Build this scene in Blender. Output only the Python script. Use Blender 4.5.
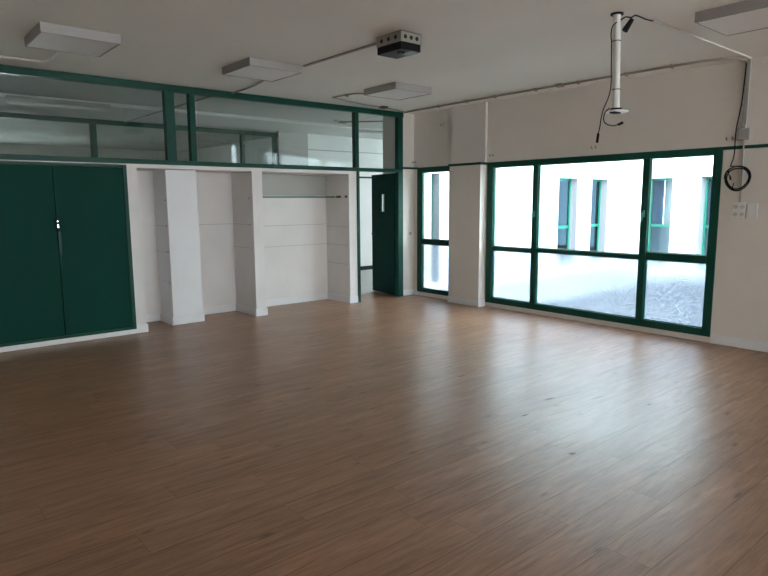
import bpy, bmesh, math, random
from mathutils import Vector, Matrix
random.seed(4)
for o in list(bpy.data.objects): bpy.data.objects.remove(o)
S = bpy.context.scene
C = S.collection
H = 2.94                                   # ceiling height

# ------------------------------------------------------------------ camera
cam_d = bpy.data.cameras.new('camera'); cam = bpy.data.objects.new('camera', cam_d); C.objects.link(cam)
cam_d.sensor_width = 36.0; cam_d.lens = 610.18 / 768 * 36.0; cam_d.clip_start = 0.05
yaw, pitch, roll = 0.8687339, -0.14115443, -0.00605076
fwd = Vector((math.cos(yaw)*math.cos(pitch), math.sin(yaw)*math.cos(pitch), math.sin(pitch)))
r0 = Vector((math.sin(yaw), -math.cos(yaw), 0)); u0 = r0.cross(fwd)
rr = r0*math.cos(roll) + u0*math.sin(roll); uu = -r0*math.sin(roll) + u0*math.cos(roll)
M = Matrix((rr, uu, -fwd)).transposed().to_4x4(); M.translation = Vector((-6.91777, -7.40261, 1.55))
cam.matrix_world = M
S.camera = cam

# ------------------------------------------------------------------ world and exposure
W = bpy.data.worlds.new('sky'); S.world = W; W.use_nodes = True
nt = W.node_tree; bg = nt.nodes['Background']
bg.inputs[0].default_value = (0.85, 0.95, 1.0, 1); bg.inputs[1].default_value = 17.5
S.view_settings.view_transform = 'Standard'; S.view_settings.look = 'None'
S.view_settings.gamma = 1; S.view_settings.exposure = 0.16; S.view_settings.use_curve_mapping = False
# added fill lights, each set in an unseen, invented wall opening
def fill_light(name, loc, sx, sy, rot, power, col):
    l = bpy.data.lights.new(name, 'AREA'); l.shape = 'RECTANGLE'; l.size = sx; l.size_y = sy; l.energy = power; l.color = col
    o = bpy.data.objects.new(name, l); o.location = loc; o.rotation_euler = rot; C.objects.link(o)
fill_light('fill_back', (-3.4, -16.1, 1.75), 5.6, 1.7, (math.radians(108), 0, 0), 60, (.97, .99, .97))  # added to brighten the room from behind the camera
fill_light('fill_corridor', (6.80, 2.0, 1.5), 2.6, 2.2, (0, math.radians(90), 0), 24, (.93, .97, 1.0))  # added to brighten the corridor from its unseen far end

# ------------------------------------------------------------------ materials
MT = {}
def nodes(name):
    m = bpy.data.materials.new(name); m.use_nodes = True
    t = m.node_tree; b = t.nodes['Principled BSDF']; MT[name] = m
    return m, t, b
def plain(name, col, rough=0.6, metal=0.0, spec=0.5, var=0.0, scale=3.0, bump=0.0, bscale=60):
    m, t, b = nodes(name)
    b.inputs['Roughness'].default_value = rough; b.inputs['Metallic'].default_value = metal
    b.inputs['Specular IOR Level'].default_value = spec
    b.inputs['Base Color'].default_value = (*col, 1)
    tc = t.nodes.new('ShaderNodeTexCoord')
    if var:
        n = t.nodes.new('ShaderNodeTexNoise'); n.inputs['Scale'].default_value = scale; n.inputs['Detail'].default_value = 6
        t.links.new(tc.outputs['Object'], n.inputs['Vector'])
        mr = t.nodes.new('ShaderNodeMapRange'); mr.inputs[1].default_value = .3; mr.inputs[2].default_value = .7
        mr.inputs[3].default_value = 1-var; mr.inputs[4].default_value = 1+var*.4
        t.links.new(n.outputs['Fac'], mr.inputs[0])
        mx = t.nodes.new('ShaderNodeMix'); mx.data_type = 'RGBA'; mx.blend_type = 'MULTIPLY'; mx.inputs[0].default_value = 1
        mx.inputs[6].default_value = (*col, 1); t.links.new(mr.outputs[0], mx.inputs[7]); t.links.new(mx.outputs[2], b.inputs['Base Color'])
    if bump:
        n2 = t.nodes.new('ShaderNodeTexNoise'); n2.inputs['Scale'].default_value = bscale; n2.inputs['Detail'].default_value = 4
        t.links.new(tc.outputs['Object'], n2.inputs['Vector'])
        bp = t.nodes.new('ShaderNodeBump'); bp.inputs['Strength'].default_value = bump; bp.inputs['Distance'].default_value = .004
        t.links.new(n2.outputs['Fac'], bp.inputs['Height']); t.links.new(bp.outputs[0], b.inputs['Normal'])
    return m
plain('wall_paint', (.73, .68, .63), .7, var=.05, scale=1.2, bump=.35)
plain('white_board', (.78, .77, .78), .5, var=.04, scale=1.5)
plain('niche_paint', (.78, .74, .72), .65, var=.07, scale=1.8, bump=.2)
plain('niche_grey', (.42, .41, .38), .7, var=.08, scale=1.5)
plain('ceiling_paint', (.86, .86, .81), .8, var=.05, scale=.8, bump=.4, bscale=30)
plain('corridor_paint', (.72, .73, .70), .7, var=.04, scale=1.5)
plain('green_paint', (.002, .060, .040), .45, spec=.25, var=.12, scale=4)
plain('green_door', (.002, .045, .032), .6, spec=.1, var=.10, scale=1.5)
plain('green_light', (.004, .16, .115), .4)
plain('white_plastic', (.72, .71, .69), .4)
plain('grey_plastic', (.36, .35, .33), .5)
plain('lamp_body', (.36, .34, .33), .5)
plain('lamp_diffuser', (.82, .81, .79), .35)
plain('tube', (.55, .55, .50), .3)
plain('conduit', (.30, .27, .24), .5)
plain('black', (.004, .004, .006), .5, spec=.2)
plain('rubber', (.005, .005, .006), .6, spec=.15)
plain('beige_metal', (.30, .29, .25), .45, metal=.0)
plain('chrome', (.6, .6, .6), .25, metal=1)
plain('brown', (.10, .06, .035), .5)
plain('facade', (.86, .90, .94), .8, var=.02, scale=.6)
plain('courtyard', (.02, .027, .04), .8, var=.2, scale=2)
plain('pale_concrete', (.25, .27, .29), .8, var=.15, scale=1.5)
plain('shelf_mark', (.52, .49, .47), .6)
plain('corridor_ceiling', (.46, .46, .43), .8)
plain('corridor_floor', (.42, .42, .40), .35, var=.08, scale=3)
plain('curtain_blue', (.018, .035, .08), .6)
plain('blind_grey', (.14, .16, .19), .6)
plain('dark_panel', (.05, .075, .11), .6)
plain('lens', (.25, .36, .42), .15, spec=1)
plain('dark_gap', (.01, .01, .01), .8)

def glass(name, tint, refl=1.0):
    m, t, b = nodes(name); t.nodes.remove(b); out = t.nodes['Material Output']
    tr = t.nodes.new('ShaderNodeBsdfTransparent'); tr.inputs[0].default_value = (*tint, 1)
    gl = t.nodes.new('ShaderNodeBsdfGlossy'); gl.inputs['Roughness'].default_value = .02
    ge = t.nodes.new('ShaderNodeNewGeometry'); dt = t.nodes.new('ShaderNodeVectorMath'); dt.operation = 'DOT_PRODUCT'
    t.links.new(ge.outputs['Incoming'], dt.inputs[0]); t.links.new(ge.outputs['Normal'], dt.inputs[1])
    def mm(op, a, v=None, v0=None):
        n = t.nodes.new('ShaderNodeMath'); n.operation = op
        if v0 is not None: n.inputs[0].default_value = v0; t.links.new(a, n.inputs[1])
        else:
            t.links.new(a, n.inputs[0])
            if v is not None: n.inputs[1].default_value = v
        return n.outputs[0]
    c = mm('ABSOLUTE', dt.outputs['Value']); c = mm('SUBTRACT', c, None, 1.0); c = mm('POWER', c, 5.0)
    c = mm('MULTIPLY', c, .96*refl); c = mm('ADD', c, .04*refl); c = mm('MINIMUM', c, 1.0)      # Schlick reflectance, same from both sides
    mx = t.nodes.new('ShaderNodeMixShader'); t.links.new(c, mx.inputs[0])
    t.links.new(tr.outputs[0], mx.inputs[1]); t.links.new(gl.outputs[0], mx.inputs[2]); t.links.new(mx.outputs[0], out.inputs[0])
glass('clear_glass', (.93, .97, .96))
glass('tinted_glass', (.11, .15, .18))
glass('transom_glass', (.90, .93, .92), 1.0)
def frosted():
    m, t, b = nodes('frosted_glass'); t.nodes.remove(b); out = t.nodes['Material Output']
    tl = t.nodes.new('ShaderNodeBsdfTranslucent'); tl.inputs[0].default_value = (.42, .45, .47, 1)
    rf = t.nodes.new('ShaderNodeBsdfRefraction'); rf.inputs['Roughness'].default_value = .24; rf.inputs['IOR'].default_value = 1.12
    rf.inputs[0].default_value = (.56, .60, .65, 1)
    tc = t.nodes.new('ShaderNodeTexCoord'); mp = t.nodes.new('ShaderNodeMapping'); mp.inputs['Scale'].default_value = (1, 4, 9)
    mp.inputs['Rotation'].default_value = (.5, 0, 0)
    n = t.nodes.new('ShaderNodeTexNoise'); n.inputs['Scale'].default_value = 9; n.inputs['Detail'].default_value = 8
    t.links.new(tc.outputs['Object'], mp.inputs[0]); t.links.new(mp.outputs[0], n.inputs['Vector'])
    bp = t.nodes.new('ShaderNodeBump'); bp.inputs['Strength'].default_value = .5; bp.inputs['Distance'].default_value = .01
    t.links.new(n.outputs['Fac'], bp.inputs['Height']); t.links.new(bp.outputs[0], rf.inputs['Normal'])
    mr = t.nodes.new('ShaderNodeMapRange'); mr.inputs[1].default_value = .35; mr.inputs[2].default_value = .7
    mr.inputs[3].default_value = .06; mr.inputs[4].default_value = .30
    t.links.new(n.outputs['Fac'], mr.inputs[0])
    mx = t.nodes.new('ShaderNodeMixShader'); t.links.new(mr.outputs[0], mx.inputs[0])
    t.links.new(rf.outputs[0], mx.inputs[1]); t.links.new(tl.outputs[0], mx.inputs[2]); t.links.new(mx.outputs[0], out.inputs[0])
frosted()

def wood_floor():
    m, t, b = nodes('oak_laminate'); N = t.nodes.new; L = t.links.new
    tc = N('ShaderNodeTexCoord'); sp = N('ShaderNodeSeparateXYZ'); L(tc.outputs['Object'], sp.inputs[0])
    def math_(op, a, bb=None, c=None):
        n = N('ShaderNodeMath'); n.operation = op
        for i, v in enumerate((a, bb, c)):
            if v is None: continue
            if isinstance(v, (int, float)): n.inputs[i].default_value = v
            else: L(v, n.inputs[i])
        return n.outputs[0]
    def noise(vec, sc, det, rough=.5, dist=0.0):
        n = N('ShaderNodeTexNoise'); n.inputs['Scale'].default_value = sc; n.inputs['Detail'].default_value = det
        n.inputs['Roughness'].default_value = rough; n.inputs['Distortion'].default_value = dist; L(vec, n.inputs['Vector']); return n.outputs['Fac']
    def mrange(v, a, bb, c, d):
        n = N('ShaderNodeMapRange'); L(v, n.inputs[0])
        for i, k in enumerate((a, bb, c, d)): n.inputs[i+1].default_value = k
        return n.outputs[0]
    pw, pl = .215, 1.29
    yr = math_('DIVIDE', math_('ADD', sp.outputs[1], 6.09+43), pw)      # keep positive
    row = math_('FLOOR', yr); fy = math_('FRACT', yr)
    w1 = N('ShaderNodeTexWhiteNoise'); w1.noise_dimensions = '1D'; L(row, w1.inputs['W'])
    xr = math_('ADD', math_('DIVIDE', math_('ADD', sp.outputs[0], 40), pl), math_('MULTIPLY', w1.outputs[0], 5.0))
    colm = math_('FLOOR', xr); fx = math_('FRACT', xr)
    cid = N('ShaderNodeCombineXYZ'); L(row, cid.inputs[0]); L(colm, cid.inputs[1])
    w2 = N('ShaderNodeTexWhiteNoise'); w2.noise_dimensions = '3D'; L(cid.outputs[0], w2.inputs['Vector'])
    # grain: stretched along the plank, offset per plank
    off = math_('MULTIPLY', w2.outputs['Value'], 37.0)
    gv = N('ShaderNodeCombineXYZ'); L(math_('MULTIPLY', sp.outputs[0], 1.0), gv.inputs[0]); L(math_('MULTIPLY', sp.outputs[1], 9.0), gv.inputs[1]); L(off, gv.inputs[2])
    g1 = noise(gv.outputs[0], 2.4, 8, .62, .6)
    gv2 = N('ShaderNodeCombineXYZ'); L(math_('MULTIPLY', sp.outputs[0], 2.0), gv2.inputs[0]); L(math_('MULTIPLY', sp.outputs[1], 45.0), gv2.inputs[1]); L(off, gv2.inputs[2])
    g2 = noise(gv2.outputs[0], 3.0, 5, .6, .3)
    ramp = N('ShaderNodeValToRGB'); L(g1, ramp.inputs[0])
    ramp.color_ramp.elements[0].position = .30; ramp.color_ramp.elements[0].color = (.225, .118, .066, 1)
    ramp.color_ramp.elements[1].position = .72; ramp.color_ramp.elements[1].color = (.41, .228, .136, 1)
    # knots
    kv = N('ShaderNodeCombineXYZ'); L(math_('MULTIPLY', sp.outputs[0], 1.6), kv.inputs[0]); L(math_('MULTIPLY', sp.outputs[1], 4.5), kv.inputs[1]); L(off, kv.inputs[2])
    vo = N('ShaderNodeTexVoronoi'); vo.inputs['Scale'].default_value = 1.5; L(kv.outputs[0], vo.inputs['Vector'])
    kn = mrange(math_('ADD', vo.outputs['Distance'], math_('MULTIPLY', math_('SUBTRACT', g2, .5), .25)), .03, .13, .45, 1.0)
    tone = mrange(w2.outputs['Value'], 0, 1, .92, 1.06)
    fine = mrange(g2, .25, .75, .80, 1.16)
    # seams
    def seam(f, w): return math_('GREATER_THAN', math_('MINIMUM', f, math_('SUBTRACT', 1.0, f)), w)
    sm = math_('MULTIPLY', seam(fy, .016), seam(fx, .0012)); smv = mrange(sm, 0, 1, .78, 1.0)
    chips = None                                 # chipped, dirty spots in the boards
    for (cx_, cy_, lx, ly) in ((-2.93, -4.70, .075, .018), (-3.02, -4.83, .05, .008), (-3.38, -4.80, .05, .014), (-2.98, -3.81, .06, .012), (-2.62, -4.93, .10, .006), (-3.72, -5.41, .035, .02), (-2.47, -5.28, .03, .012), (-2.75, -4.74, .30, .004), (-3.15, -4.93, .25, .004)):
        ax_ = math_('DIVIDE', math_('SUBTRACT', sp.outputs[0], cx_), lx); ay_ = math_('DIVIDE', math_('ADD', math_('SUBTRACT', sp.outputs[1], cy_), math_('MULTIPLY', math_('SUBTRACT', sp.outputs[0], cx_), .12)), ly)
        d_ = math_('ADD', math_('MULTIPLY', ax_, ax_), math_('MULTIPLY', ay_, ay_))
        chips = d_ if chips is None else math_('MINIMUM', chips, d_)
    kn = math_('MULTIPLY', kn, mrange(math_('ADD', chips, math_('MULTIPLY', g2, .9)), .6, 1.5, .30, 1.0))
    k = math_('MULTIPLY', math_('MULTIPLY', kn, tone), math_('MULTIPLY', fine, smv))
    mx = N('ShaderNodeMix'); mx.data_type = 'RGBA'; mx.blend_type = 'MULTIPLY'; mx.inputs[0].default_value = 1
    L(ramp.outputs[0], mx.inputs[6]); L(k, mx.inputs[7]); L(mx.outputs[2], b.inputs['Base Color'])
    dirt = noise(tc.outputs['Object'], .9, 5)
    L(mrange(dirt, .3, .7, .33, .40), b.inputs['Roughness'])
    chipm = mrange(math_('ADD', chips, math_('MULTIPLY', g2, .9)), .6, 1.5, .05, 1.0)
    L(math_('MULTIPLY', math_('MULTIPLY', mrange(g2, .3, .7, .42, .66), chipm), mrange(sm, 0, 1, .45, 1.0)), b.inputs['Specular IOR Level'])
    bp = N('ShaderNodeBump'); bp.inputs['Strength'].default_value = .25; bp.inputs['Distance'].default_value = .002
    L(math_('ADD', math_('MULTIPLY', g2, .35), math_('MULTIPLY', sm, 1.0)), bp.inputs['Height']); L(bp.outputs[0], b.inputs['Normal'])
wood_floor()

# ------------------------------------------------------------------ mesh helpers
class MB:
    def __init__(s): s.bm = bmesh.new()
    def box(s, x0, x1, y0, y1, z0, z1, bev=0.0):
        r = bmesh.ops.create_cube(s.bm, size=1.0)
        x0, x1 = sorted((x0, x1)); y0, y1 = sorted((y0, y1)); z0, z1 = sorted((z0, z1))
        for v in r['verts']:
            v.co = Vector(((x0+x1)/2+v.co.x*(x1-x0), (y0+y1)/2+v.co.y*(y1-y0), (z0+z1)/2+v.co.z*(z1-z0)))
        if bev:
            es = list({e for v in r['verts'] for e in v.link_edges})
            bmesh.ops.bevel(s.bm, geom=es, offset=bev, segments=2, affect='EDGES', profile=.5)
        return s
    def cyl(s, a, b, r, seg=16, r2=None):
        a, b = Vector(a), Vector(b); d = b-a
        q = d.to_track_quat('Z', 'Y').to_matrix().to_4x4(); q.translation = (a+b)/2
        bmesh.ops.create_cone(s.bm, cap_ends=True, segments=seg, radius1=r, radius2=r if r2 is None else r2, depth=d.length, matrix=q)
        return s
    def tube(s, pts, r, seg=8):
        pts = [Vector(p) for p in pts]; rings = []
        up = Vector((0, 0, 1)); prev = None
        for i, p in enumerate(pts):
            d = (pts[min(i+1, len(pts)-1)] - pts[max(i-1, 0)]).normalized()
            if prev is None:
                n = d.cross(up if abs(d.z) < .9 else Vector((1, 0, 0))).normalized()
            else:
                n = (prev - d*prev.dot(d)).normalized()
            prev = n; b = d.cross(n)
            rings.append([s.bm.verts.new(p + (n*math.cos(2*math.pi*k/seg) + b*math.sin(2*math.pi*k/seg))*r) for k in range(seg)])
        for i in range(len(rings)-1):
            for k in range(seg):
                s.bm.faces.new((rings[i][k], rings[i][(k+1) % seg], rings[i+1][(k+1) % seg], rings[i+1][k]))
        s.bm.faces.new(rings[0][::-1]); s.bm.faces.new(rings[-1])
        return s
    def build(s, name, mat, parent=None, origin=None, smooth=False):
        bmesh.ops.recalc_face_normals(s.bm, faces=s.bm.faces)
        me = bpy.data.meshes.new(name)
        if origin is not None: bmesh.ops.translate(s.bm, verts=s.bm.verts, vec=-Vector(origin))
        s.bm.to_mesh(me); s.bm.free()
        me.materials.append(MT[mat])
        for p in me.polygons: p.use_smooth = smooth
        if smooth:
            me.set_sharp_from_angle(angle=math.radians(40))
        o = bpy.data.objects.new(name, me); C.objects.link(o)
        if origin is not None: o.location = origin
        if parent is not None:
            o.parent = parent
            if origin is None:
                o.location = -Vector(parent.get('base', (0, 0, 0)))
            else:
                o.location = Vector(origin) - Vector(parent.get('base', (0, 0, 0)))
        return o
def smooth_path(pts, n=8):
    P = [Vector(p) for p in pts]; P = [P[0]*2-P[1]] + P + [P[-1]*2-P[-2]]; out = []
    for i in range(1, len(P)-2):
        for k in range(n):
            t = k/n; a, b, c, d = P[i-1], P[i], P[i+1], P[i+2]
            out.append(.5*((2*b)+(c-a)*t+(2*a-5*b+4*c-d)*t*t+(3*b-a-3*c+d)*t**3))
    out.append(P[-2]); return out
def tag(o, label=None, cat=None, group=None, kind=None):
    if label: o['label'] = label
    if cat: o['category'] = cat
    if group: o['group'] = group
    if kind: o['kind'] = kind
    return o
def thing(name, base, label=None, cat=None, group=None, kind=None):
    o = bpy.data.objects.new(name, None); C.objects.link(o); o.location = base; o.empty_display_size = .1
    o['base'] = list(base)
    return tag(o, label, cat, group, kind)
def struct(mb, name, mat, label=None):
    o = mb.build(name, mat); return tag(o, label, None, None, 'structure')

# ================================================================== ROOM SHELL
XL, YB = -9.6, -16.0
struct(MB().box(XL-.2, 0.0, YB-.2, .62, -.12, 0), 'floor', 'oak_laminate', 'brown oak laminate plank floor of the empty room')
struct(MB().box(XL-.2, .30, YB-.2, 0.0, H, H+.25), 'ceiling', 'ceiling_paint', 'off-white plaster ceiling of the classroom')
struct(MB().box(XL-.2, XL, YB, .0, 0, H), 'wall_west', 'wall_paint')
struct(MB().box(XL-.2, .30, YB-.2, YB, 0, .9).box(XL-.2, .30, YB-.2, YB, 2.6, H).box(XL-.2, -6.2, YB-.2, YB, .9, 2.6).box(-.6, .30, YB-.2, YB, .9, 2.6), 'wall_back', 'wall_paint')

# right-hand wall with the window openings  (window_1 y -.10..-.90, window_2 y -1.55..-4.73)
w = MB()
w.box(0, .25, 0.03, -.09, 0, 2.085).box(0, .25, -.85, -1.555, 0, 2.085).box(0, .25, -4.725, YB, 0, 2.085)
w.box(0, .25, 0.03, YB, 2.085, H)
w.box(0, .25, -.09, -.85, 0, .062).box(0, .25, -1.555, -4.725, 0, .062)
struct(w, 'wall_right', 'wall_paint', 'white wall around the green-framed windows')
struct(MB().box(-.14, -.001, -.930, -1.535, 0.0, 2.092, .003).box(-.045, -.001, -.875, -1.535, 2.093, H, .003), 'wall_column', 'wall_paint', 'white square column between the two green-framed windows')
b = MB().box(-.016, -.001, -4.735, YB+.01, 0, .105, .003).box(-.152, -.1405, -.922, -1.545, 0.001, .10, .002).box(-.152, -.001, -1.536, -1.548, .001, .10)
b.box(-.012, -.001, -.012, -.09, .001, .10)
struct(b, 'baseboard_right', 'white_board', 'low white baseboard along the window wall')
# green picture band at window-head height
g = MB().box(-.018, -.001, -.002, -.09, 2.06, 2.092).box(-.018, -.001, -.80, -.929, 2.06, 2.092)
g.box(-.158, -.1405, -.915, -1.553, 2.06, 2.095, .002).box(-.158, -.001, -1.536, -1.554, 2.06, 2.095, .002)
g.box(-.018, -.001, -4.73, YB+.01, 2.058, 2.092, .002).box(-.25, -.018, -.018, -.001, 2.062, 2.092, .002)
struct(g, 'trim_1', 'green_paint', 'thin dark green band running along the wall at window-head height')

# ---- windows
def pane_box(y0, y1, z0, z1, x, mat, parent, name='pane', t=.006):
    return MB().box(x, x+t, y0, y1, z0, z1).build(name, mat, parent)
def handle(parent, y, z, x=-.03):
    h = MB().box(x-.012, x+.012, y-.014, y+.014, z-.04, z+.04, .004).box(x-.035, x-.012, y-.008, y+.008, z-.008, z+.008).box(x-.045, x-.030, y-.009, y+.009, z-.085, z+.012, .004)
    return h.build('handle', 'green_light', parent)
w1 = thing('window_1', (0.0, -.47, .065), 'narrow green-framed window between the door and the column', None, None, 'structure')
f = MB().box(-.012, .055, -.085, -.19, .064, 2.084, .004).box(-.012, .055, -.80, -.849, .064, 2.084, .004)
f.box(-.012, .055, -.19, -.80, 2.01, 2.084, .004).box(-.012, .055, -.19, -.80, .064, .135, .004).box(-.010, .052, -.19, -.80, .85, .935, .004)
f.build('window_frame', 'green_paint', w1)
MB().box(.0, .045, -.191, -.205, .936, 2.009).box(.0, .045, -.785, -.799, .936, 2.009).box(0, .045, -.205, -.785, 1.996, 2.009).box(0, .045, -.205, -.785, .936, .948).build('sash_bead', 'green_light', w1)
pane_box(-.19, -.80, .93, 2.01, .03, 'clear_glass', w1)
pane_box(-.19, -.80, .135, .85, .03, 'frosted_glass', w1)

w2 = thing('window_2', (0.0, -3.14, .065), 'wide green-framed three-part window with frosted lower panes', None, None, 'structure')
f = MB().box(-.015, .06, -1.556, -1.662, .064, 2.092, .004).box(-.015, .06, -4.64, -4.726, .064, 2.092, .004)
f.box(-.015, .06, -1.662, -4.64, 2.018, 2.092, .004).box(-.015, .06, -1.662, -4.64, .064, .145, .004)
f.build('window_frame', 'green_paint', w2)
for (ya, yb) in ((-2.345, -2.43), (-3.872, -3.955)):
    MB().box(-.012, .058, ya, yb, .146, 2.017, .004).build('mullion', 'green_paint', w2)
for (ya, yb, za, zb) in ((-1.663, -2.344, .842, .895), (-2.431, -3.871, .858, .908), (-3.956, -4.639, .862, .945)):
    MB().box(-.010, .056, ya, yb, za, zb, .004).build('rail', 'green_paint', w2)
sp = [(-1.663, -2.344), (-2.431, -3.871), (-3.956, -4.639)]
rz = [(.842, .895), (.858, .908), (.862, .945)]
for i, ((ya, yb), (za, zb)) in enumerate(zip(sp, rz)):
    up = pane_box(ya, yb, zb, 2.018, .03, 'clear_glass', w2); lo = pane_box(ya, yb, .145, za, .03, 'frosted_glass', w2)
    lo['label'] = 'frosted lower pane'; up['label'] = 'clear upper pane'
for (ya, yb), (za, zb) in zip(sp, rz):     # thin light beads round every pane
    for (a, c) in ((zb, 2.018), (.145, za)):
        MB().box(.012, .029, ya-.001, ya-.011, a, c).box(.012, .029, yb+.001, yb+.011, a, c).box(.012, .029, ya-.011, yb+.011, a+.001, a+.011).box(.012, .029, ya-.011, yb+.011, c-.001, c-.011).build('sash_bead', 'green_light' , w2)
handle(w2, -2.388, 1.37); handle(w2, -3.913, 1.39)
# white scratches left in the film of the lower panes
def scratches(parent, y0, y1, z0, z1, n, cy, cz):
    m = MB()
    for i in range(n):
        a = random.uniform(-1.2, 1.2) + (math.pi/2 if i % 3 else 0); l = random.uniform(.05, .22)
        y = cy + random.gauss(0, .09); z = cz + random.gauss(0, .07)
        p = [(.0265, min(max(y+math.cos(a)*l*t+random.gauss(0, .004), y0), y1), min(max(z+math.sin(a)*l*t, z0), z1)) for t in (-.5, 0, .5)]
        m.tube(p, .0013, 4)
    m.build('scratch', 'white_plastic', parent)
scratches(w2, -3.86, -2.44, .17, .83, 16, -3.62, .38)
scratches(w2, -4.62, -3.97, .17, .83, 7, -4.35, .25)

# ---- left partition: cupboards, niches, transom lights, door
pt = MB()
D = .60
pt.box(-9.59, -6.14, 0.0, .10, 0, 2.0)                                # plain wall left of cupboard
pt.box(-4.555, -4.43, 0, D, 0, 1.955)                                 # surround right of cupboard
pt.box(-2.94, -2.79, 0, D, 0, 1.955).box(-1.335, -1.188, 0, D, 0, 1.955)
pt.box(-6.14, -1.188, 0, D+.08, 1.955, 2.0)                           # header board
pt.box(-6.14, -1.188, D, D+.08, 0, 1.955)                             # back of niches
struct(pt, 'wall_left', 'niche_paint', 'white partition with open niches under the green transom')
struct(MB().box(-4.03, -3.635, .17, D-.001, 0, 1.954, .003), 'wall_pier', 'white_board', 'white pier standing back between the two narrow niches')
struct(MB().box(-.25, -.0, 0.0, .49, 0, H).box(-.25, 0, .03, .49, 0, 2.0), 'wall_stub', 'wall_paint')
bb = MB()
def bbx(x0, x1, y, s=1): bb.box(x0, x1, y-.014 if s else y, y, .001, .10, .002)
bb.box(-6.14, -4.56, -.020, -.001, .001, .055, .002)
bb.box(-4.56, -4.415, -.020, -.001, .001, .10, .002).box(-4.429, -4.415, -.001, D-.014, .001, .10)
bb.box(-4.43, -2.94, D-.014, D-.001, .001, .10).box(-4.046, -3.62, .155, .169, .001, .10, .002)
bb.box(-4.046, -4.031, .169, D-.014, .001, .10).box(-3.634, -3.62, .169, D-.014, .001, .10)
bb.box(-2.955, -2.941, -.001, D-.014, .001, .10).box(-2.955, -2.775, -.015, -.001, .001, .10, .002)
bb.box(-2.789, -2.775, -.001, D-.014, .001, .10).box(-2.789, -1.336, D-.014, D-.001, .001, .10)
bb.box(-1.350, -1.336, -.001, D-.014, .001, .10).box(-1.350, -1.189, -.015, -.001, .001, .10, .002)
bb.box(-.249, -.012, -.013, -.001, .001, .10, .002)
struct(bb, 'baseboard_left', 'white_board', 'white baseboard following niches and piers')
# greyer sheet over the upper back of the wide niche
struct(MB().box(-2.789, -1.336, D-.008, D-.001, 1.64, 1.954), 'trim_2', 'niche_grey', 'grey upper back of the wide niche')
rl = thing('wall_rail', (-2.06, .58, 1.62), 'thin green rail across the top of the wide white niche', 'rail')
MB().box(-2.788, -1.337, D-.030, D-.009, 1.612, 1.632, .002).build('bar', 'green_light', rl)
MB().box(-1.352, -1.337, .34, D-.031, 1.612, 1.632, .002).build('bar', 'green_light', rl)
MB().box(-1.356, -1.337, .20, .30, 1.606, 1.640, .004).build('bracket', 'brown', rl)
MB().box(-1.356, -1.337, .03, .08, 1.606, 1.640, .004).build('bracket', 'brown', rl)
# marks of removed shelves: fine ledges, and shelf plugs on the piers
ml = MB()
for z in (1.20, .89): ml.box(-2.788, -1.337, D-.006, D-.001, z-.004, z+.004)
for z in (1.17, .89, .60): ml.box(-1.341, -1.336, .03, D-.007, z-.004, z+.004)
ml.box(-3.62, -2.955, D-.006, D-.001, 1.245, 1.253)
for z in (1.25, .93): ml.box(-2.945, -2.941, .10, D-.007, z-.003, z+.003)
for z in (1.26, .93, .55): ml.box(-4.035, -4.031, .25, D-.007, z-.003, z+.003)
struct(ml, 'trim_3', 'shelf_mark')
for (x, sgn, ys, zs) in ((-4.031, -1, (.22,), (1.58, 1.26, .93, .54)), (-2.941, -1, (.10,), (1.60, 1.25))):
    for y in ys:
        for z in zs:
            o = MB().cyl((x, y, z), (x-.007, y, z), .012, 12).build('shelf_plug', 'grey_plastic')
            k = {1.58: 'topmost', 1.26: 'second from top', .93: 'third from top', .54: 'lowest', 1.60: 'upper', 1.25: 'lower'}[z]
            tag(o, 'small grey shelf plug, %s, on the %s' % (k, 'left side of the white pier' if x < -4 else 'right side wall of the second niche'), 'plug', 'shelf plugs in the niches')

# green transom frame over the partition
tr = thing('window_3', (-3, 0, 2.0), 'long green-framed transom window above the cupboard and niches', None, None, 'structure')
MB().box(-9.59, -.25, -.025, .06, 2.862, H-.001, .003).build('top_beam', 'green_paint', tr)
MB().box(-9.59, -.362, -.025, .06, 2.001, 2.055, .003).build('bottom_beam', 'green_paint', tr)
for (a, c) in ((-6.75, -6.64), (-4.065, -3.948), (-3.765, -3.690), (-1.219, -1.150)):
    MB().box(a, c, -.022, .058, 2.056, 2.861, .003).build('post', 'green_paint', tr)
PX = [(-9.59, -6.75), (-6.64, -4.065), (-3.948, -3.765), (-3.690, -1.219), (-1.150, -.362)]
for i, (a, c) in enumerate(PX):
    g = MB().box(a+.002, c-.002, -.003, .003, -.401, .401)
    o = g.build('pane', 'transom_glass'); o.parent = tr; o.location = Vector((0, .015, 2.459)) - Vector((-3, 0, 2.0))
    o.rotation_euler = (math.radians((-.3, -.7, .2, 3.9, .2)[i]), 0, math.radians((0, 0, 0, 1.2, 0)[i]))      # panes sit slightly askew in their old putty
# corner post and door frame
dr = thing('door_1', (-.76, .03, 0), 'dark green door standing open into the corridor', None, None, 'structure')
MB().box(-.362, -.262, -.025, .06, 0.001, 2.861, .003).build('door_jamb', 'green_paint', dr)
MB().box(-1.187, -1.146, -.025, .06, 0.001, 2.0, .003).build('door_jamb', 'green_paint', dr)
hx, hy, tx, ty = -.345, .075, -.200, .825
dv = Vector((tx-hx, ty-hy, 0)); ln_ = dv.length; an = math.atan2(dv.y, dv.x)
leaf = MB()
gx0, gx1, gz0, gz1 = ln_*.42, ln_*.62, 1.38, 1.665
leaf.box(0, gx0, -.02, .02, .012, 1.995).box(gx1, ln_, -.02, .02, .012, 1.995).box(gx0, gx1, -.02, .02, .012, gz0).box(gx0, gx1, -.02, .02, gz1, 1.995)
lo = leaf.build('leaf', 'green_door'); lo.parent = dr; lo.location = Vector((hx, hy, 0)) - Vector((-.76, .03, 0)); lo.rotation_euler = (0, 0, an)
def onleaf(mb, name, mat):
    o = mb.build(name, mat); o.parent = lo; return o
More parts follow.
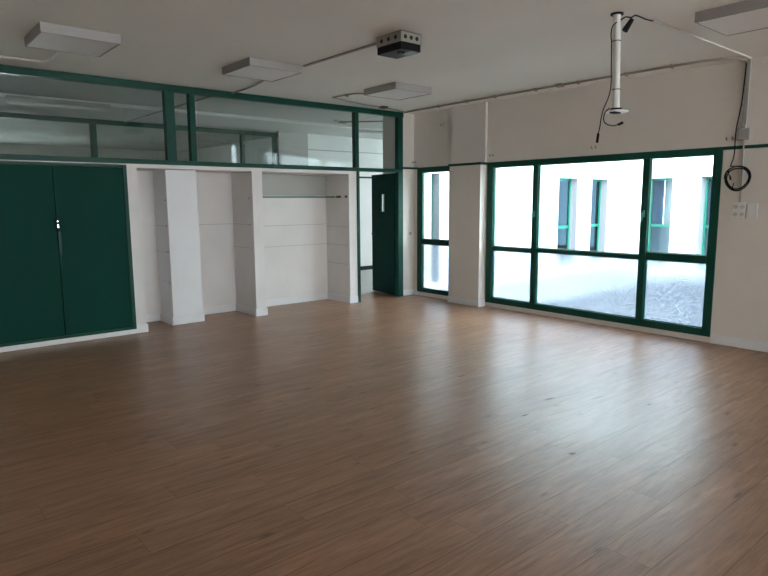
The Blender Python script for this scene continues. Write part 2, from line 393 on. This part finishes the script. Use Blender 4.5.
onleaf(MB().box(gx0, gx1, -.004, .004, gz0, gz1), 'vision_pane', 'clear_glass')
onleaf(MB().cyl((ln_-.06, -.05, 1.0), (ln_-.06, .05, 1.0), .011, 12).box(ln_-.16, ln_-.05, .045, .06, .99, 1.01, .003).box(ln_-.16, ln_-.05, -.06, -.045, .99, 1.01, .003).box(ln_-.085, ln_-.035, .02, .026, .92, 1.07).box(ln_-.085, ln_-.035, -.026, -.02, .92, 1.07), 'door_handle', 'black')
for z in (.25, 1.0, 1.75): onleaf(MB().cyl((-.008, 0, z-.05), (-.008, 0, z+.05), .010, 10), 'hinge', 'green_paint')

# ---- cupboard
cb = thing('cupboard', (-5.33, .3, .056), 'built-in cupboard with two dark green doors in the white partition', 'cupboard')
c = MB().box(-6.13, -6.10, 0.0, .59, .056, 1.954).box(-4.585, -4.557, 0, .59, .056, 1.954).box(-6.10, -4.585, .57, .59, .056, 1.954).box(-6.10, -4.585, .03, .57, .056, .085).box(-6.10, -4.585, .03, .57, 1.92, 1.954)
c.build('body', 'green_door', cb)
fr = MB().box(-6.135, -6.095, -.022, -.002, .056, 1.985, .002).box(-4.595, -4.552, -.022, -.002, .056, 1.985, .002).box(-6.095, -4.595, -.022, -.002, 1.955, 1.985, .002).box(-6.095, -4.595, -.022, -.002, .056, .085, .002)
fr.build('frame', 'green_paint', cb)
dl = MB().box(-6.092, -5.329, -.018, .004, .088, 1.952, .002).build('door', 'green_door', cb)
d2 = MB().box(-5.323, -4.598, -.018, .004, .088, 1.952, .002).build('door', 'green_door', cb)
hm = MB().box(-5.335, -5.30, -.030, -.019, 1.245, 1.375, .004).box(-5.324, -5.310, -.040, -.030, 1.275, 1.335, .003)
h1 = hm.build('handle', 'black'); h1.parent = d2; h1.location = (0, 0, 0)
h2 = MB().box(-5.326, -5.308, -.046, -.0405, 1.285, 1.325, .002).build('lock', 'chrome'); h2.parent = d2
h5 = MB().cyl((-5.317, -.036, 1.355), (-5.317, -.029, 1.355), .008).build('lock_button', 'chrome'); h5.parent = d2
h3 = MB().box(-5.322, -5.290, -.026, -.019, .985, 1.24, .002).build('latch_plate', 'green_paint'); h3.parent = d2
h4 = MB().cyl((-5.312, -.032, 1.0), (-5.312, -.026, 1.0), .008).build('keyhole', 'black'); h4.parent = d2

# ================================================================== CORRIDOR AND ROOM BEYOND
YC = 3.47
struct(MB().box(XL-.2, 6.70, .12, YC+.01, -.12, -.002) , 'floor_corridor', 'corridor_floor', 'pale grey floor of the corridor')
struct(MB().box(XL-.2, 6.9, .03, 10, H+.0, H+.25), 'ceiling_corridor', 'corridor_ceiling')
bm_ = MB().box(XL, 6.7, 1.80, 1.93, H-.035, H-.001)
struct(bm_, 'trim_4', 'corridor_paint', 'shallow ceiling batten running along the corridor')
cw = MB().box(.2, 6.7, YC, YC+.12, 0, H).box(-.47, .2, YC-.06, YC+.12, 0, H)
cw.box(XL, -.47, YC, YC+.12, 0, 2.0)
struct(cw, 'wall_corridor', 'corridor_paint', 'white corridor wall seen through the open door')
struct(MB().box(-.50, .19, YC-.075, YC-.061, 2.10, H-.001), 'trim_5', 'grey_plastic')
struct(MB().box(.2, 6.69, YC-.012, YC-.001, 2.06, 2.10).box(XL, -.472, YC-.012, YC-.001, 1.96, 2.0), 'trim_6', 'green_paint')
struct(MB().box(.2, 6.69, YC-.010, YC-.001, 2.612, 2.632), 'trim_7', 'grey_plastic')
struct(MB().box(.2, 6.69, YC-.014, YC-.001, 0, .09), 'baseboard_corridor', 'rubber')
fw = thing('window_4', (-4, YC, 2), 'green-framed transom across the corridor, seen through the glass', None, None, 'structure')
MB().box(XL, -.47, YC-.03, YC+.06, 2.83, H-.036, .003).build('top_beam', 'green_paint', fw)
MB().box(XL, -.47, YC-.03, YC+.06, 2.001, 2.06, .003).build('bottom_beam', 'green_paint', fw)
for (a, c) in ((-.58, -.51), (-1.28, -1.22), (-3.97, -3.88), (-6.7, -6.6)): MB().box(a, c, YC-.028, YC+.058, 2.061, 2.829, .003).build('post', 'green_paint', fw)
for (a, c) in ((-9.59, -6.7), (-6.6, -3.97), (-3.88, -1.28), (-1.22, -.58)): MB().box(a, c, YC+.01, YC+.016, 2.061, 2.829).build('pane', 'transom_glass', fw)
fr_ = MB().box(XL-.2, 0, YC+.12, 9.6, -.12, -.002)
struct(fr_, 'floor_far_room', 'corridor_floor')
w = MB().box(0, .2, YC+.12, 9.6, 0, H).box(XL-.2, XL, .1, 9.6, 0, H)
w.box(XL, 0, 9.4, 9.6, 0, .9).box(XL, 0, 9.4, 9.6, 1.7, H).box(XL, -5.6, 9.4, 9.6, .9, 2.3).box(-3.8, 0, 9.4, 9.6, .9, 2.3)
struct(w, 'wall_far_room', 'corridor_paint')
# courtyard facade that is also the corridor's outer wall (outer face y=.25, inner face y=.49)
OP = [(.64, .86), (4.46, 5.19), (5.75, 6.44)]
w = MB(); xs = .26
for a, c in OP:
    w.box(xs, a, .25, .49, -1.0, 6.5); w.box(a, c, .25, .49, 2.03, 6.5); w.box(a, c, .25, .49, -1.0, .1); xs = c
w.box(xs, 6.72, .25, .49, -1.0, 6.5)
struct(w, 'facade_north', 'facade', 'bright white courtyard wall with narrow recessed windows')
# facade facing us (outer face x=6.72)
OQ = [(-.50, -1.13), (-1.72, -2.42), (-2.98, -3.6), (-5.6, -6.3)]
w = MB(); ys = .25
for a, c in OQ:
    w.box(6.72, 7.1, ys, a, -1.0, 6.5); w.box(6.72, 7.1, a, c, 2.03, 6.5); w.box(6.72, 7.1, a, c, -1.0, .1); ys = c
w.box(6.72, 7.1, ys, -16.0, -1.0, 6.5)
w.box(6.70, 6.9, .49, YC+.12, -1, .4).box(6.70, 6.9, .49, YC+.12, 2.6, H).box(6.70, 6.9, .49, .7, .4, 2.6).box(6.70, 6.9, 3.3, YC+.12, .4, 2.6)
struct(w, 'facade_east', 'facade', 'white courtyard wall facing the large window')
struct(MB().box(.26, 6.715, -1.45, .245, -.149, -.12), 'path', 'pale_concrete', 'pale concrete strip at the foot of the courtyard wall')
struct(MB().box(.25, 7.1, -17, .25, -.3, -.15), 'ground', 'courtyard', 'dark grey-blue courtyard paving')
plain('jamb_shade', (.22, .22, .25), .7)  # grey that puts the shade of the courtyard reveals into their colour
def ext_window(n, x0, x1, y0, y1, axis, label, backing):
    o = thing('window_%d' % n, ((x0+x1)/2, (y0+y1)/2, .1), label, None, None, 'structure')
    z0, z1 = .1, 2.03; m = MB(); t = .05
    if axis == 'y': MB().box(x1-.002, x1-.014, .252, y0-.001, z0, z1).build('shade_lining', 'jamb_shade', o)  # added sheet on one reveal, coloured as its shade
    else: MB().box(6.722, x0-.001, y1-.002, y1-.014, z0, z1).build('shade_lining', 'jamb_shade', o)
    if axis == 'y':     # lies in a plane of constant y
        Y0, Y1 = y0, y1
        m.box(x0, x0+t, Y0, Y1, z0, z1).box(x1-t, x1, Y0, Y1, z0, z1).box(x0+t, x1-t, Y0, Y1, z1-t, z1).box(x0+t, x1-t, Y0, Y1, z0, z0+t).box(x0+t, x1-t, Y0, Y1, .93, .99)
        m.build('window_frame', 'green_light', o)
        MB().box(x0+t, x1-t, (Y0+Y1)/2, (Y0+Y1)/2+.006, z0+t, .93).build('pane', 'tinted_glass', o)
        MB().box(x0+t, x1-t, (Y0+Y1)/2, (Y0+Y1)/2+.006, .99, z1-t).build('pane', 'tinted_glass', o)
    else:
        m.box(x0, x1, y0, y0+t, z0, z1).box(x0, x1, y1-t, y1, z0, z1).box(x0, x1, y0+t, y1-t, z1-t, z1).box(x0, x1, y0+t, y1-t, z0, z0+t).box(x0, x1, y0+t, y1-t, .93, .99)
        m.build('window_frame', 'green_light', o)
        MB().box((x0+x1)/2, (x0+x1)/2+.006, y0+t, y1-t, z0+t, .93).build('pane', 'clear_glass', o)
        MB().box((x0+x1)/2, (x0+x1)/2+.006, y0+t, y1-t, .99, z1-t).build('pane', 'clear_glass', o)
        if backing:
            MB().box(x1+.05, x1+.08, y0, y1, z0, .95).build('panel', 'dark_panel', o)
            ym = y1-.28
            MB().box(x1+.05, x1+.08, ym, y1, .95, z1).build('curtain', 'curtain_blue', o)
            MB().box(x1+.09, x1+.12, y0, ym, .95, z1).build('blind', 'blind_grey', o)
for i, (a, c) in enumerate(OP):
    ext_window(5+i, a, c, .42, .47, 'y', ('narrow courtyard window seen through the slim window', 'left narrow window of the white courtyard wall', 'right narrow window of the white courtyard wall beside the corner')[i], False)
for i, (a, c) in enumerate(OQ):
    ext_window(8+i, 6.96, 7.02, c, a, 'x', ('window with blue curtain in the courtyard wall', 'courtyard window partly cut by the right frame')[min(i, 1)] if i < 2 else None, True)

# ================================================================== CEILING THINGS
def ceiling_lamp(cx, cy, label):
    t = thing('ceiling_lamp', (cx, cy, H), label, 'ceiling lamp', 'square ceiling lamps')
    h = .30; m = MB()
    m.box(cx-h, cx+h, cy-h, cy-h+.012, H-.078, H-.001, .002).box(cx-h, cx+h, cy+h-.012, cy+h, H-.078, H-.001, .002)
    m.box(cx-h, cx-h+.012, cy-h+.012, cy+h-.012, H-.078, H-.001, .002).box(cx+h-.012, cx+h, cy-h+.012, cy+h-.012, H-.078, H-.001, .002)
    m.build('frame', 'lamp_body', t)
    MB().box(cx-h+.012, cx+h-.012, cy-h+.012, cy+h-.012, H-.073, H-.02).build('diffuser', 'lamp_diffuser', t)
ceiling_lamp(-3.63, -1.58, 'square white ceiling lamp in the middle of the far row, joined to the projector box')
ceiling_lamp(-1.70, -1.52, 'square white ceiling lamp nearest the room corner and the open door')
ceiling_lamp(-5.44, -1.62, 'square white ceiling lamp above the green cupboard')
ceiling_lamp(-1.72, -5.54, 'square white ceiling lamp by the window wall, right of the hanging pole')

pj = thing('projector', (-3.305, -3.345, H), 'black projector in a grey perforated ceiling mount', 'projector')
x0, x1, y0, y1 = -3.42, -3.19, -3.50, -3.19
m = MB()
m.box(x0, x1, y0, y0+.004, H-.085, H-.001).box(x0, x1, y1-.004, y1, H-.085, H-.001).box(x0, x0+.004, y0, y1, H-.085, H-.001).box(x1-.004, x1, y0, y1, H-.085, H-.001).box(x0, x1, y0, y1, H-.008, H-.001)
m.build('mount_box', 'beige_metal', pj)
for k in range(3):
    y = y0+.065+.09*k
    MB().cyl((x0-.003, y, H-.045), (x0+.002, y, H-.045), .017, 20).build('hole', 'dark_gap', pj)
    x = x0+.05+.065*k
    MB().cyl((x, y0-.003, H-.045), (x, y0+.002, H-.045), .017, 20).build('hole', 'dark_gap', pj)
MB().box(x0+.002, x1-.002, y0+.002, y1-.002, H-.148, H-.086, .006).build('body', 'black', pj)
MB().cyl((x0+.08, y0+.09, H-.160), (x0+.08, y0+.09, H-.147), .035, 24).build('lens_ring', 'rubber', pj)
MB().box(x0+.125, x1-.010, y0+.012, y0+.15, H-.152, H-.1475, .002).build('lens_window', 'lens', pj)
v = MB()
for k in range(6): v.box(x0-.001, x0+.003, y0+.08+.03*k, y0+.095+.03*k, H-.13, H-.105)
v.build('vent', 'rubber', pj)

# projector pole
px, py = -2.446, -4.851
po = thing('ceiling_pole', (px, py, H), 'white projector pole hanging bare from the ceiling', 'pole')
a = Vector((px, py, H-.001)); bx_, by_ = px+.016, py-.017
MB().cyl(a, (bx_, by_, 2.24), .028, 28).build('tube', 'white_plastic', po, smooth=True)
MB().cyl((px, py, H-.012), (px, py, H-.001), .047, 28).build('flange', 'rubber', po, smooth=True)
MB().cyl((bx_, by_, 2.218), (bx_, by_, 2.226), .092, 36).build('mount_plate', 'white_plastic', po, smooth=True)
MB().cyl((bx_, by_, 2.2265), (bx_, by_, 2.246), .044, 24).build('mount_hub', 'rubber', po)
MB().box(bx_-.05, bx_+.035, by_-.025, by_+.025, 2.206, 2.2175, .003).build('mount_foot', 'rubber', po)
for z in (2.74, 2.385):
    f_ = (H-z)/(H-2.24); qx, qy = px+.016*f_, py-.017*f_
    MB().cyl((qx, qy, z-.003), (qx, qy, z+.003), .032, 24).build('cable_tie', 'rubber', po, smooth=True)
def pp(u, z, d=.0):    # point beside the pole: u metres across it, d metres in front of it
    q = Vector((px, py, 0)) + Vector((.646, -.763, 0))*u + Vector((-.763, -.646, 0))*d; q.z = z; return q
cbl = MB().tube(smooth_path([pp(-.005, 2.87, .032), pp(-.033, 2.84, .026), pp(-.040, 2.78, .02), pp(-.034, 2.72, .02), pp(-.028, 2.55, .02), pp(-.024, 2.42, .02), pp(-.040, 2.33, .035), pp(-.075, 2.24, .05), pp(-.092, 2.17, .06), pp(-.100, 2.10, .06), pp(-.110, 2.05, .06)]), .0042, 8).build('hanging_cable', 'rubber', None, smooth=True)
tag(cbl, 'long black cable tied along the white pole, its plug dangling lowest', 'cable')
o = MB().cyl(pp(-.109, 2.055, .06), pp(-.115, 1.985, .06), .010, 12).build('plug', 'rubber', None); o.parent = cbl
cb2 = MB().tube(smooth_path([pp(-.045, 2.235, .10), pp(-.075, 2.20, .10), pp(-.080, 2.15, .10), pp(-.06, 2.12, .10), pp(-.01, 2.105, .10), pp(.03, 2.115, .10)]), .0042, 8).build('hanging_cable', 'rubber', None, smooth=True)
tag(cb2, 'short black cable curling under the foot of the white pole', 'cable')
o = MB().cyl(pp(.025, 2.112, .10), pp(.06, 2.128, .10), .010, 12).build('plug', 'rubber', None); o.parent = cb2
cb3 = MB().tube(smooth_path([pp(.024, 2.885, .02), pp(.06, 2.905, .02), pp(.10, 2.90, .02), pp(.13, 2.915, .01), (-2.27, -4.950, H-.018), (-2.20, -4.953, H-.022), (-2.08, -4.946, H-.011)]), .005, 8).build('power_cable', 'rubber', None, smooth=True)
tag(cb3, 'black cable looping from the pole top to the ceiling trunking', 'cable')
cn = MB().cyl(pp(.105, 2.885, .02), pp(.055, 2.805, .03), .016, 16, .023).build('cable_connector', 'rubber')
tag(cn, 'fat black connector hanging beside the top of the white pole', 'connector')

# ---- conduits
def clip(parent, p, ax, r=.014):
    p = Vector(p)
    if ax == 'y': b = MB().box(p.x-.025, p.x+.025, p.y-.008, p.y+.008, p.z-r-.008, H-.0005, .002)
    else: b = MB().box(p.x-.008, p.x+.008, p.y-.025, p.y+.025, p.z-r-.008, H-.0005, .002)
    return b.build('clip', 'conduit', parent)
zc = H-.016
cd = MB().tube([(-.30, -.10, zc), (-.33, -.4, zc), (-.35, -1.9, zc), (-.352, -4.45, zc), (-.34, -4.62, zc), (-.29, -4.76, zc), (-.20, -4.86, zc), (-.10, -4.885, zc), (-.03, -4.90, zc)], .012, 10).build('conduit', 'conduit', None, smooth=True)
tag(cd, 'long grey-brown conduit along the ceiling edge over the windows', 'conduit')
for y in (-.9, -1.45, -1.95, -2.6, -3.2, -3.8, -4.3): 
    o = clip(None, (-.35, y, zc), 'y'); o.parent = cd
o = MB().box(-.385, -.315, -2.99, -2.90, H-.034, H-.0005, .003).build('junction', 'conduit'); o.parent = cd
t2 = MB().box(-2.07, -.055, -4.955, -4.935, H-.014, H-.0005, .002).build('cable_trunking', 'white_plastic')
tag(t2, 'thin white trunking on the ceiling from the hanging pole to the window wall', 'trunking')
t3 = MB().box(-3.325, -3.295, -3.18, -1.885, H-.016, H-.0005, .002).build('cable_trunking', 'lamp_body')
tag(t3, 'straight trunking between the projector box and the middle ceiling lamp', 'trunking')
o = MB().box(-3.335, -3.285, -3.188, -3.16, H-.03, H-.0005, .002).build('end_clip', 'conduit'); o.parent = t3
t4 = MB().tube(smooth_path([(-3.36, -1.27, zc), (-3.29, -1.0, zc), (-3.21, -.55, zc), (-3.19, -.03, zc)]), .012, 8).build('conduit', 'conduit', None, smooth=True)
tag(t4, 'short curved conduit from the middle ceiling lamp to the green transom', 'conduit')
t5 = MB().tube(smooth_path([(-5.44, -1.31, zc), (-5.42, -.95, zc), (-5.40, -.70, zc), (-5.43, -.53, zc), (-5.56, -.49, zc), (-6.2, -.47, zc), (-7.5, -.45, zc), (-9.5, -.45, zc)]), .012, 8).build('conduit', 'white_plastic', None, smooth=True)
tag(t5, 'white conduit leaving the lamp above the cupboard towards the left', 'conduit')
t6 = MB().tube([(-1.72, -1.21, zc), (-1.95, -.95, zc), (-2.00, -.55, zc), (-1.35, -.35, zc), (-.8, -.28, zc), (-.34, -.15, zc)], .008, 8).build('conduit', 'conduit', None, smooth=True)
tag(t6, 'thin dark conduit bending from the lamp nearest the corner to the room corner', 'conduit')
o = clip(None, (-1.95, -.80, zc), 'y', .008); o.parent = t6
o = MB().box(-.95, -.85, -.35, -.25, H-.03, H-.0005, .003).build('junction', 'brown'); o.parent = t6
# corridor ceiling: tube lamps and conduit
for i, (x, y, L_, lab) in enumerate(((-4.78, 1.77, 1.25, 'long tube lamp on the corridor ceiling behind the left transom glass'), (1.0, 2.0, 1.25, 'tube lamp on the corridor ceiling behind the small transom pane over the door'))):
    t = thing('tube_lamp', (x, y, H), lab, 'tube lamp', 'corridor tube lamps')
    zt = H-.036 if i == 0 else H
    MB().box(x-L_/2, x+L_/2, y-.06, y+.06, zt-.05, zt-.001, .004).build('body', 'grey_plastic', t)
    MB().cyl((x-L_/2+.02, y, zt-.07), (x+L_/2-.02, y, zt-.07), .028, 14).build('tube', 'tube', t, smooth=True)
t7 = MB().tube([(-3.19, .07, zc), (-3.30, .45, zc), (-3.31, 1.2, zc), (-3.42, 1.76, H-.05), (-3.42, 3.40, H-.05)], .012, 8).build('conduit', 'conduit', None, smooth=True)
tag(t7, 'dark conduit crossing the corridor ceiling behind the transom glass', 'conduit')

t8 = MB().tube([(-.6, 1.35, zc), (-.38, 1.42, zc), (.05, 1.0, zc), (.35, .62, zc)], .012, 8).box(-.45, -.32, 1.37, 1.45, H-.04, H-.001, .004).build('conduit', 'conduit', None)
tag(t8, 'short dark conduit with a small box on the corridor ceiling near the door', 'conduit')
# ---- right wall things
vt = MB().box(-.022, -.0005, -4.935, -4.893, 2.297, H-.001, .003).build('cable_trunking', 'grey_plastic')
tag(vt, 'vertical grey trunking on the wall from the ceiling down to the junction box', 'trunking')
jb = thing('junction_box', (0, -4.915, 2.2), 'grey square junction box on the wall above the cable coil', 'junction box')
MB().box(-.036, -.0005, -4.975, -4.860, 2.145, 2.262, .005).build('body', 'grey_plastic', jb)
MB().box(-.042, -.0365, -4.968, -4.867, 2.152, 2.255, .004).build('lid', 'lamp_body', jb)
MB().box(-.03, -.0005, -4.93, -4.905, 2.263, 2.295, .003).build('gland', 'grey_plastic', jb)
cd2 = MB().tube([(-.012, -4.925, 2.143), (-.012, -4.925, 2.08), (-.012, -4.926, 1.9), (-.012, -4.93, 1.80), (-.014, -4.93, 1.522)], .010, 8).build('conduit', 'grey_plastic', None, smooth=True)
tag(cd2, 'thin vertical conduit between the grey junction box and the wall socket', 'conduit')
wc = MB().tube(smooth_path([(-.035, -4.900, 2.90), (-.035, -4.895, 2.75), (-.035, -4.882, 2.50), (-.045, -4.856, 2.28), (-.045, -4.852, 2.14), (-.055, -4.855, 2.0), (-.055, -4.835, 1.91), (-.055, -4.825, 1.885)]), .006, 8).build('power_cable', 'rubber', None, smooth=True)
tag(wc, 'black cable running down the wall from the ceiling to the cable coil', 'cable')
pts = []
for k in range(5*36+1):
    a = math.radians(k*10); q = k//36
    r = .112 + .010*math.sin(q*2.1) + .004*math.sin(3*a)
    pts.append((-.066-.006*math.sin(a*.2+q), -4.905 + r*math.cos(a) + .004*math.sin(q*3), 1.765 + r*1.02*math.sin(a) + .006*math.cos(q*2)))
cc = thing('cable_coil', (-.06, -4.905, 1.765), 'round coil of black cable hanging on the wall right of the large window', 'cable coil')
MB().tube(pts, .0065, 6).build('loop', 'rubber', cc, smooth=True)
MB().tube(smooth_path([(-.07, -4.83, 1.865), (-.08, -4.82, 1.82), (-.08, -4.845, 1.77)]), .005, 6).cyl((-.08, -4.838, 1.79), (-.08, -4.848, 1.745), .009, 10).build('cable_end', 'rubber', cc, smooth=True)
MB().tube(smooth_path([(-.07, -4.86, 1.655), (-.08, -4.875, 1.685), (-.08, -4.88, 1.715)]), .005, 6).build('cable_end', 'rubber', cc, smooth=True)
MB().tube(smooth_path([(-.055, -4.825, 1.885), (-.07, -4.88, 1.882), (-.075, -4.96, 1.868), (-.07, -5.008, 1.80)]), .006, 6).build('loop', 'rubber', cc, smooth=True)
MB().box(-.058, -.0005, -4.93, -4.91, 1.862, 1.870, .002).build('hook', 'chrome', cc)
so = thing('wall_socket', (0, -4.925, 1.43), 'white four-outlet wall socket below the cable coil', 'socket')
MB().box(-.016, -.0005, -4.990, -4.858, 1.352, 1.515, .004).build('plate', 'white_plastic', so)
for y in (-4.892, -4.955):
    for z in (1.395, 1.472):
        o = MB().cyl((-.018, y, z), (-.0163, y, z), .024, 20).build('outlet', 'tube', so)
        o2 = MB().cyl((-.0192, y-.009, z), (-.0182, y-.009, z), .0035, 8).cyl((-.0192, y+.009, z), (-.0182, y+.009, z), .0035, 8).build('pin_hole', 'black'); o2.parent = o
bp = thing('blank_plate', (0, -5.05, 1.43), 'blank white plate right of the wall socket', 'plate')
MB().box(-.014, -.0005, -5.098, -4.996, 1.352, 1.505, .004).build('plate', 'white_plastic', bp)
MB().box(-.0165, -.0145, -5.085, -5.010, 1.37, 1.487, .001).build('cover', 'white_plastic', bp)
# curtain hooks above the windows
for (y, z, lab) in ((.0-.035, 2.165, 'pair of small brown hooks above the narrow window, beside the door corner'), (-1.64, 2.175, 'pair of small brown hooks above the left end of the large window'), (-3.244, 2.175, 'pair of small brown hooks above the middle of the large window'), (-4.79, 2.155, 'pair of small brown hooks left of the junction box'), (-.66, 2.695, 'pair of small brown hooks high on the wall above the narrow window')):
    t = thing('curtain_hook', (0, y, z), lab, 'hook', 'curtain hooks on the window wall')
    MB().box(-.010, -.0005, y-.045, y+.045, z-.010, z+.010, .003).build('plate', 'wall_paint', t)
    for s_ in (-1, 1):
        MB().tube(smooth_path([(-.010, y+s_*.028, z+.005), (-.035, y+s_*.028, z+.004), (-.042, y+s_*.028, z+.018), (-.030, y+s_*.028, z+.026)], 4), .005, 6).build('hook', 'brown', t, smooth=True)
# light switch on the stub wall beside the door
sw = thing('light_switch', (-.08, 0, 1.03), 'small white light switch between the open door and the narrow window', 'switch')
MB().box(-.135, -.055, -.012, -.0005, .985, 1.065, .003).build('plate', 'white_plastic', sw)
MB().box(-.120, -.070, -.017, -.0125, .998, 1.052, .002).build('rocker', 'lamp_body', sw)
for x in ('base',):
    for o in S.objects:
        if x in o.keys(): del o[x]
